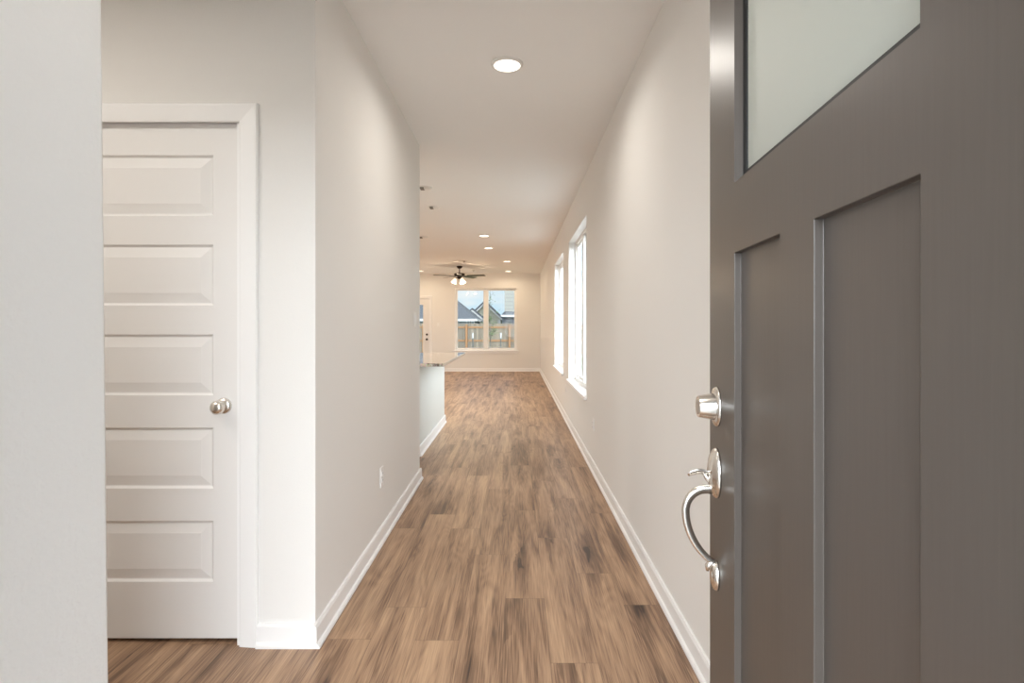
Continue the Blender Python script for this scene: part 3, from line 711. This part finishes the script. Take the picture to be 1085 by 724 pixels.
for k in range(3):
    a = R(-90 + 120 * k + 60) if False else R(-52 + 120 * k)
    m4 = Matrix.Rotation(a, 4, 'Z')
    arm = tube_bm([m4 @ Vector((0.03, 0, -0.285)), m4 @ Vector((0.085, 0, -0.290)), m4 @ Vector((0.10, 0, -0.312))], 0.009, 10)
    ar = obj('light_arm', arm, 'bronze', fan, True)
    sh = lathe_bm([(0.022, 0.0), (0.030, -0.012), (0.048, -0.050), (0.062, -0.090), (0.068, -0.118), (0.064, -0.118), (0.044, -0.052), (0.02, -0.006)], 28)
    bmesh.ops.rotate(sh, verts=sh.verts[:], cent=(0, 0, 0), matrix=Matrix.Rotation(R(-24), 3, 'Y'))
    bmesh.ops.translate(sh, verts=sh.verts[:], vec=(0.10, 0, -0.308)); bmesh.ops.transform(sh, matrix=m4, verts=sh.verts[:])
    s_ = obj('lamp_shade', sh, 'shade', ar, True)
    l = bpy.data.lights.new('bulb', 'POINT'); l.energy = 11; l.color = (1.0, 0.76, 0.52); l.shadow_soft_size = 0.03
    lo = bpy.data.objects.new('bulb', l); C.objects.link(lo); lo.parent = fan; lo.location = m4 @ Vector((0.155, 0, -0.445))
for dx in (-0.012, 0.02):
    obj('pull_chain', tube_bm([(dx, -0.01, -0.315), (dx, -0.01, -0.50 if dx > 0 else -0.42)], 0.003, 6), 'weather', fan)

# ------------------------------------------------------------------ kitchen island
isl = thing('kitchen_island', (-1.40, 6.3, 0), 'white painted island base with baseboard beside the hallway', 'kitchen island')
isl_x1, iy0, iy1 = -0.935, 5.35, 7.22
obj('cabinet_body', boxes((-0.60, isl_x1 + 1.40, iy0 - 6.3, iy1 - 6.3, 0.0, 0.884), bev=0.003), 'panelwhite', isl)
bm = base_bm((isl_x1 + 1.40, iy0 - 6.3 - .026), (isl_x1 + 1.40, iy1 - 6.3 + .026), (1, 0), 0.10)
for args in (((-0.60, iy1 - 6.3), (isl_x1 + 1.40, iy1 - 6.3), (0, 1), 0.10), ((-0.60, iy0 - 6.3), (isl_x1 + 1.40, iy0 - 6.3), (0, -1), 0.10)):
    t = base_bm(*args); me = bpy.data.meshes.new('t'); t.to_mesh(me); bm.from_mesh(me); t.free(); bpy.data.meshes.remove(me)
obj('base_moulding', bm, 'trim', isl)
ct = obj('countertop', boxes((-2.06, -0.665, 5.12, 7.26, 0.884, 0.914), bev=0.004), 'granite')
tag(ct, 'polished speckled granite countertop overhanging the white island', 'countertop')

# ------------------------------------------------------------------ outlets and switches
def wallplate(name, loc, nrm, label, cat, outlet=True, group=None):
    """local: plate in xz plane facing -y"""
    rz = {(1, 0): R(90), (-1, 0): R(-90), (0, -1): 0}[nrm]
    t = thing(name, loc, label, cat, group, rz=rz)
    obj('cover_plate', boxes((-.036, .036, -.006, 0, -.058, .058), bev=.003), 'plate', t)
    if outlet:
        for s in (-1, 1):
            s_ = obj('socket', boxes((-.017, .017, -.009, -.006, s * .020 - .0145, s * .020 + .0145), bev=.0015), 'trim', t)
            obj('slot', boxes((-.0075, -.0055, -.0095, -.0088, s * .02 - .004, s * .02 + .006), (.0055, .0075, -.0095, -.0088, s * .02 - .004, s * .02 + .006)), 'gap', s_)
    else:
        obj('rocker', boxes((-.0165, .0165, -.011, -.006, -.033, .033), bev=.002), 'trim', t)
    return t
wallplate('power_outlet', (XL, 3.24, 0.375), (1, 0), 'white power outlet low on the left hallway wall', 'power outlet')
wallplate('light_switch', (XL, 4.31, 1.31), (1, 0), 'white light switch near the end edge of the left hallway wall', 'light switch', False)
wallplate('power_outlet', (XR, 4.80, 0.40), (-1, 0), 'white power outlet low on the right wall, before the windows', 'power outlet')
wallplate('power_outlet', (XR, 7.45, 0.41), (-1, 0), 'white power outlet low on the right wall, between the two windows', 'power outlet')
wallplate('light_switch', (-2.17, YB, 1.31), (0, -1), 'pale light switch on the far wall between glazed door and window', 'light switch', False)

# ------------------------------------------------------------------ outside
struct('porch_slab', boxes((-3.0, 3.0, -2.5, YF0, -0.12, -0.02), bev=.01), 'concrete', 'concrete porch slab')
struct('wall_daylight_block', boxes((1.05, 1.2, -1.7, YF0, -0.02, 2.95)), 'stucco', 'added unseen side wall blocking daylight from the right')  # unseen wall added to keep sky light off the near left wall
struct('ceiling_daylight_block', boxes((-3.0, 1.2, -1.7, YF0, 2.60, 2.75)), 'fascia', 'added unseen porch ceiling blocking the high sky')  # unseen slab added so only low daylight enters the doorway
GZ = -0.41
def ground():
    bm = bmesh.new(); vs_ = [bm.verts.new(p) for p in ((-80, -60, GZ), (80, -60, GZ), (80, 120, GZ), (-80, 120, GZ))]; bm.faces.new(vs_); return bm
struct('ground_lawn', ground(), 'grass', 'grass ground around the house')

struct('driveway_bounce', boxes((-6, 6, -14, -2.5, GZ, GZ + 0.02)), 'concrete', 'added unseen concrete drive bouncing daylight indoors')  # pale ground added behind the viewer to bounce light onto the hall ceiling
struct('side_yard_bounce', boxes((XR + TH + .1, 3.6, 1.0, YB + 4, GZ, GZ + 0.02)), 'concrete', 'added pale side yard bouncing daylight indoors')  # pale strip added to bounce light through the side windows onto the ceiling

# fence
FYY = 31.0; FT = 1.415
fn = thing('wooden_fence', (0, FYY, GZ), 'weathered wooden picket fence with orange cedar rails behind the far window', 'fence')
fh = FT - GZ
pk = bmesh.new(); x = -14.0; rnd = random.Random(3)
while x < 9:
    hh = fh + rnd.uniform(-.02, .015); box_bm(pk, x + .004, x + .136, 0.0, 0.018, 0.03, hh); x += 0.14
obj('picket_panel', pk, 'pickets', fn)
for z in (1.62, 0.87, 0.20):
    obj('rail', boxes((-14, 9, -0.045, 0.0, z - .045, z + .045)), 'cedar', fn)
for px in range(-5, 4):
    xx = -2.77 + 2.41 * px
    obj('post', boxes((xx - .055, xx + .055, -.14, -.045, 0, fh - .05), bev=.005), 'cedar', fn)
# marker posts
for xx, lb in ((-1.875, 'thin black post with white top before the fence, seen through the left pane'), (-0.66, 'thin black post with white top before the fence, seen through the right pane')):
    t = thing('marker_post', (xx, 24.0, GZ), lb, 'post', 'thin posts in the back garden')
    obj('post', boxes((-.022, .022, -.022, .022, 0, 1.17), bev=.003), 'postblack', t)
    obj('post_cap', lathe_bm([(.034, 1.15), (.036, 1.17), (.036, 1.36), (.028, 1.38), (.002, 1.385)], 16), 'postwhite', t, True, 40)

# sapling
sp = thing('young_tree', (-1.27, 27.0, GZ), 'slender young green tree before the fence, seen beside the window mullion', 'tree')
rnd = random.Random(5)
tr = tube_bm([(0, 0, 0), (.02, .02, 1.0), (-.02, 0, 2.2), (.01, .02, 3.6)], [.03, .025, .015, .005], 8)
brs = []
for i in range(26):
    h = 0.9 + i * 0.095; a = rnd.uniform(0, 2 * PI); L_ = rnd.uniform(.18, .42) * (1.15 if h < 2.2 else 0.5)
    e = Vector((math.cos(a) * L_, math.sin(a) * L_, h + L_ * .7)); tube_bm([(0, 0, h), e * .5 + Vector((0, 0, h * .5 - .02)), e], [.008, .005, .002], 5, bm=tr); brs.append((Vector((0, 0, h)), e))
obj('trunk', tr, 'bark', sp)
lf = bmesh.new()
for (a, b) in brs:
    dens = 26 if a.z < 2.1 else (10 if a.z < 2.7 else 7)
    for j in range(dens):
        t_ = rnd.uniform(.3, 1.1); c = a.lerp(b, t_) + Vector((rnd.gauss(0, .06), rnd.gauss(0, .06), rnd.gauss(0, .06)))
        m3 = Matrix.Rotation(rnd.uniform(0, 2 * PI), 3, 'Z') @ Matrix.Rotation(rnd.uniform(-1, 1), 3, 'X'); s = rnd.uniform(.03, .055)
        vs_ = [lf.verts.new(c + m3 @ Vector(p) * s) for p in ((-1, 0, 0), (0, -.5, .1), (1, 0, 0), (0, .5, .1))]; lf.faces.new(vs_)
obj('foliage', lf, 'leaf', sp)

def px_to(px, y, z):      # where a direction meets the plane y=z (metres away)
    return ((px - 546.7) / FPX * z, 1.257 + (346 - y) / FPX * z)
def prism(pts, y0, y1, bm=None):
    bm = bm or bmesh.new(); a = [bm.verts.new((x, y0, z)) for x, z in pts]; b = [bm.verts.new((x, y1, z)) for x, z in pts]
    bm.faces.new(a); bm.faces.new(b[::-1]); n = len(pts)
    for i in range(n): bm.faces.new((a[i], a[(i + 1) % n], b[(i + 1) % n], b[i]))
    bmesh.ops.recalc_face_normals(bm, faces=bm.faces[:]); return bm
# left house: eave runs back and to the left, roof rising to the left
hA = thing('neighbour_house', (-6.0, 40, GZ), 'pale house with grey shingle roof and white fascia, left in the far window', 'house')
def on(o, pts): return [(x - o[0], z - o[2]) for x, z in pts]
o_ = (-6.0, 40, GZ); Z = 40.0
P = lambda *a: [px_to(p, q, Z) for p, q in a]
wl = P((503.5, 338.0)); ex, ez = px_to(505.0, 337.4, Z); x4, z4 = px_to(482, 319, Z)
slope = (z4 - ez) / (ex - x4); ridge_x = ex - 6.0; ridge_z = ez + slope * 6.0
obj('wall', prism(on(o_, [(ex - 0.25, GZ), (ex - 0.25, ez - 0.05), (ridge_x, ez - 0.05), (2 * ridge_x - ex + .25, ez - 0.05), (2 * ridge_x - ex + .25, GZ)]), 0.3, 7), 'siding_blue', hA)
rf = obj('roof', prism(on(o_, [(ex, ez), (ridge_x, ridge_z), (2 * ridge_x - ex, ez), (2 * ridge_x - ex, ez - .12), (ex, ez - .12)]), 0.35, 12.3), 'shingle', hA)
# hipped front of the roof down to the eave
hp = bmesh.new(); q = [(ex, -.25, ez - .06), (2 * ridge_x - ex, -.25, ez - .06), (ridge_x, 3.6, ridge_z + .02), (ex, 7.3, ez - .06), (2 * ridge_x - ex, 7.3, ez - .06)]
q = [hp.verts.new((a - o_[0], b, c - o_[2])) for a, b, c in q]; hp.faces.new((q[0], q[1], q[2])); hp.faces.new((q[0], q[2], q[3])); hp.faces.new((q[1], q[4], q[2])); hp.faces.new((q[0], q[3], q[4], q[1]))
bpy.data.objects.remove(rf); obj('roof', hp, 'shingle', hA)
obj('fascia', boxes((2 * ridge_x - ex - o_[0], ex - o_[0], -.30, -.24, ez - .22 - GZ, ez - .04 - GZ), (ex - o_[0], ex - o_[0] + .05, -.3, 7.3, ez - .22 - GZ, ez - .04 - GZ)), 'fascia', hA)
wa, wz = px_to(494, 338.5, Z); wb_, wz2 = px_to(502.5, 342, Z)
for (p, q) in ((wa, (wa + wb_) / 2 - .06), ((wa + wb_) / 2 + .06, wb_)):
    wi = obj('window', rect_frame(p - o_[0], q - o_[0], wz2 - .3 - GZ, wz - GZ, 0.24, 0.30, 0.04, 'Y', 0), 'fascia', hA)
    obj('pane', boxes((p + .04 - o_[0], q - .04 - o_[0], 0.27, 0.29, wz2 - .26 - GZ, wz - .04 - GZ)), 'darkglass', wi)
# middle house: cream gable
Z = 50.0; o_ = (-2.6, Z, GZ)
hB = thing('neighbour_house', o_, 'cream gabled house with dark roof edges, middle of the far window', 'house')
pk_, pz = px_to(513.8, 318.5, Z); rx, rz = px_to(534.0, 337.5, Z); lx = 2 * pk_ - rx
obj('wall', prism(on(o_, [(lx + .3, GZ), (lx + .3, rz), (pk_, pz - .25), (rx - .3, rz), (rx - .3, GZ)]), 0, 10), 'siding_cream', hB)
obj('roof', prism(on(o_, [(lx - .1, rz - .1), (pk_, pz), (rx + .1, rz - .1), (rx + .1, rz - .28), (pk_, pz - .2), (lx - .1, rz - .28)]), -.35, 10.3), 'shingle', hB)
obj('rake_board', prism(on(o_, [(lx - .1, rz - .28), (pk_, pz - .2), (rx + .1, rz - .28), (rx + .1, rz - .45), (pk_, pz - .36), (lx - .1, rz - .45)]), -.34, -.30), 'fascia', hB)
# lower front gable on its left
gx, gz = px_to(500.5, 327.5, Z - 1.5); ax, az = px_to(513.5, 337.5, Z - 1.5); bx_ = 2 * gx - ax
obj('porch_wall', prism(on(o_, [(bx_ + .2, GZ), (bx_ + .2, az), (gx, gz - .2), (ax - .2, az), (ax - .2, GZ)]), -1.5, 0), 'siding_cream', hB)
obj('porch_roof', prism(on(o_, [(bx_, az), (gx, gz + .08), (ax, az), (ax, az - .12), (gx, gz - .06), (bx_, az - .12)]), -1.8, 0.1), 'shingle', hB)
obj('porch_rake', prism(on(o_, [(bx_, az - .12), (gx, gz - .06), (ax, az - .12), (ax, az - .34), (gx, gz - .28), (bx_, az - .34)]), -1.84, -1.80), 'fascia', hB)
cx0, _ = px_to(527.5, 340, Z); cx1, _ = px_to(530.5, 340, Z)
obj('corner_trim', boxes((cx0 - o_[0], cx1 - o_[0], -.03, 0, 0, rz - .1 - GZ)), 'fascia', hB)
# right house: tall, pale siding, a skirt roof below
Z = 44.0; o_ = (1.5, Z, GZ)
hC = thing('neighbour_house', o_, 'tall pale lap-sided house with a low skirt roof, right in the far window', 'house')
sx, _ = px_to(534.6, 320, Z); zt = px_to(540, 330.5, Z)[1]; zf = px_to(540, 334.3, Z)[1]; zg = px_to(540, 336.0, Z)[1]
obj('wall', boxes((sx - o_[0], 2.0, 0, 3.6, zt - GZ, 6.6)), 'siding_pale', hC)
obj('lower_wall', boxes((sx - .2 - o_[0], 2.0, -.1, 3.6, 0, zg - GZ)), 'darkwall', hC)
sk = bmesh.new(); q = [(sx - .25, -.9, zf), (3.5, -.9, zf), (3.5, 0, zt + .02), (sx - .02, 0, zt + .02), (sx - .25, 0, zf), (3.5, 0, zf)]
q = [sk.verts.new((a - o_[0], b, c - GZ)) for a, b, c in q]; sk.faces.new((q[0], q[1], q[2], q[3])); sk.faces.new((q[0], q[3], q[4])); sk.faces.new((q[0], q[4], q[5], q[1])); sk.faces.new((q[1], q[5], q[2])); sk.faces.new((q[3], q[2], q[5], q[4]))
obj('skirt_roof', sk, 'shingle', hC)
obj('fascia', boxes((sx - .27 - o_[0], 2.0, -.95, -.89, zg - GZ, zf - GZ + .02)), 'fascia', hC)
obj('roof', prism([(sx - .4 - o_[0], 6.55), (-.2, 8.0), (2.4, 6.55)], -.3, 3.8), 'shingle', hC)
obj('porch_post', boxes((px_to(539.2, 340, Z)[0] - o_[0] - .06, px_to(539.2, 340, Z)[0] - o_[0] + .06, -.85, -.73, 0, zg - GZ)), 'gap', hC)
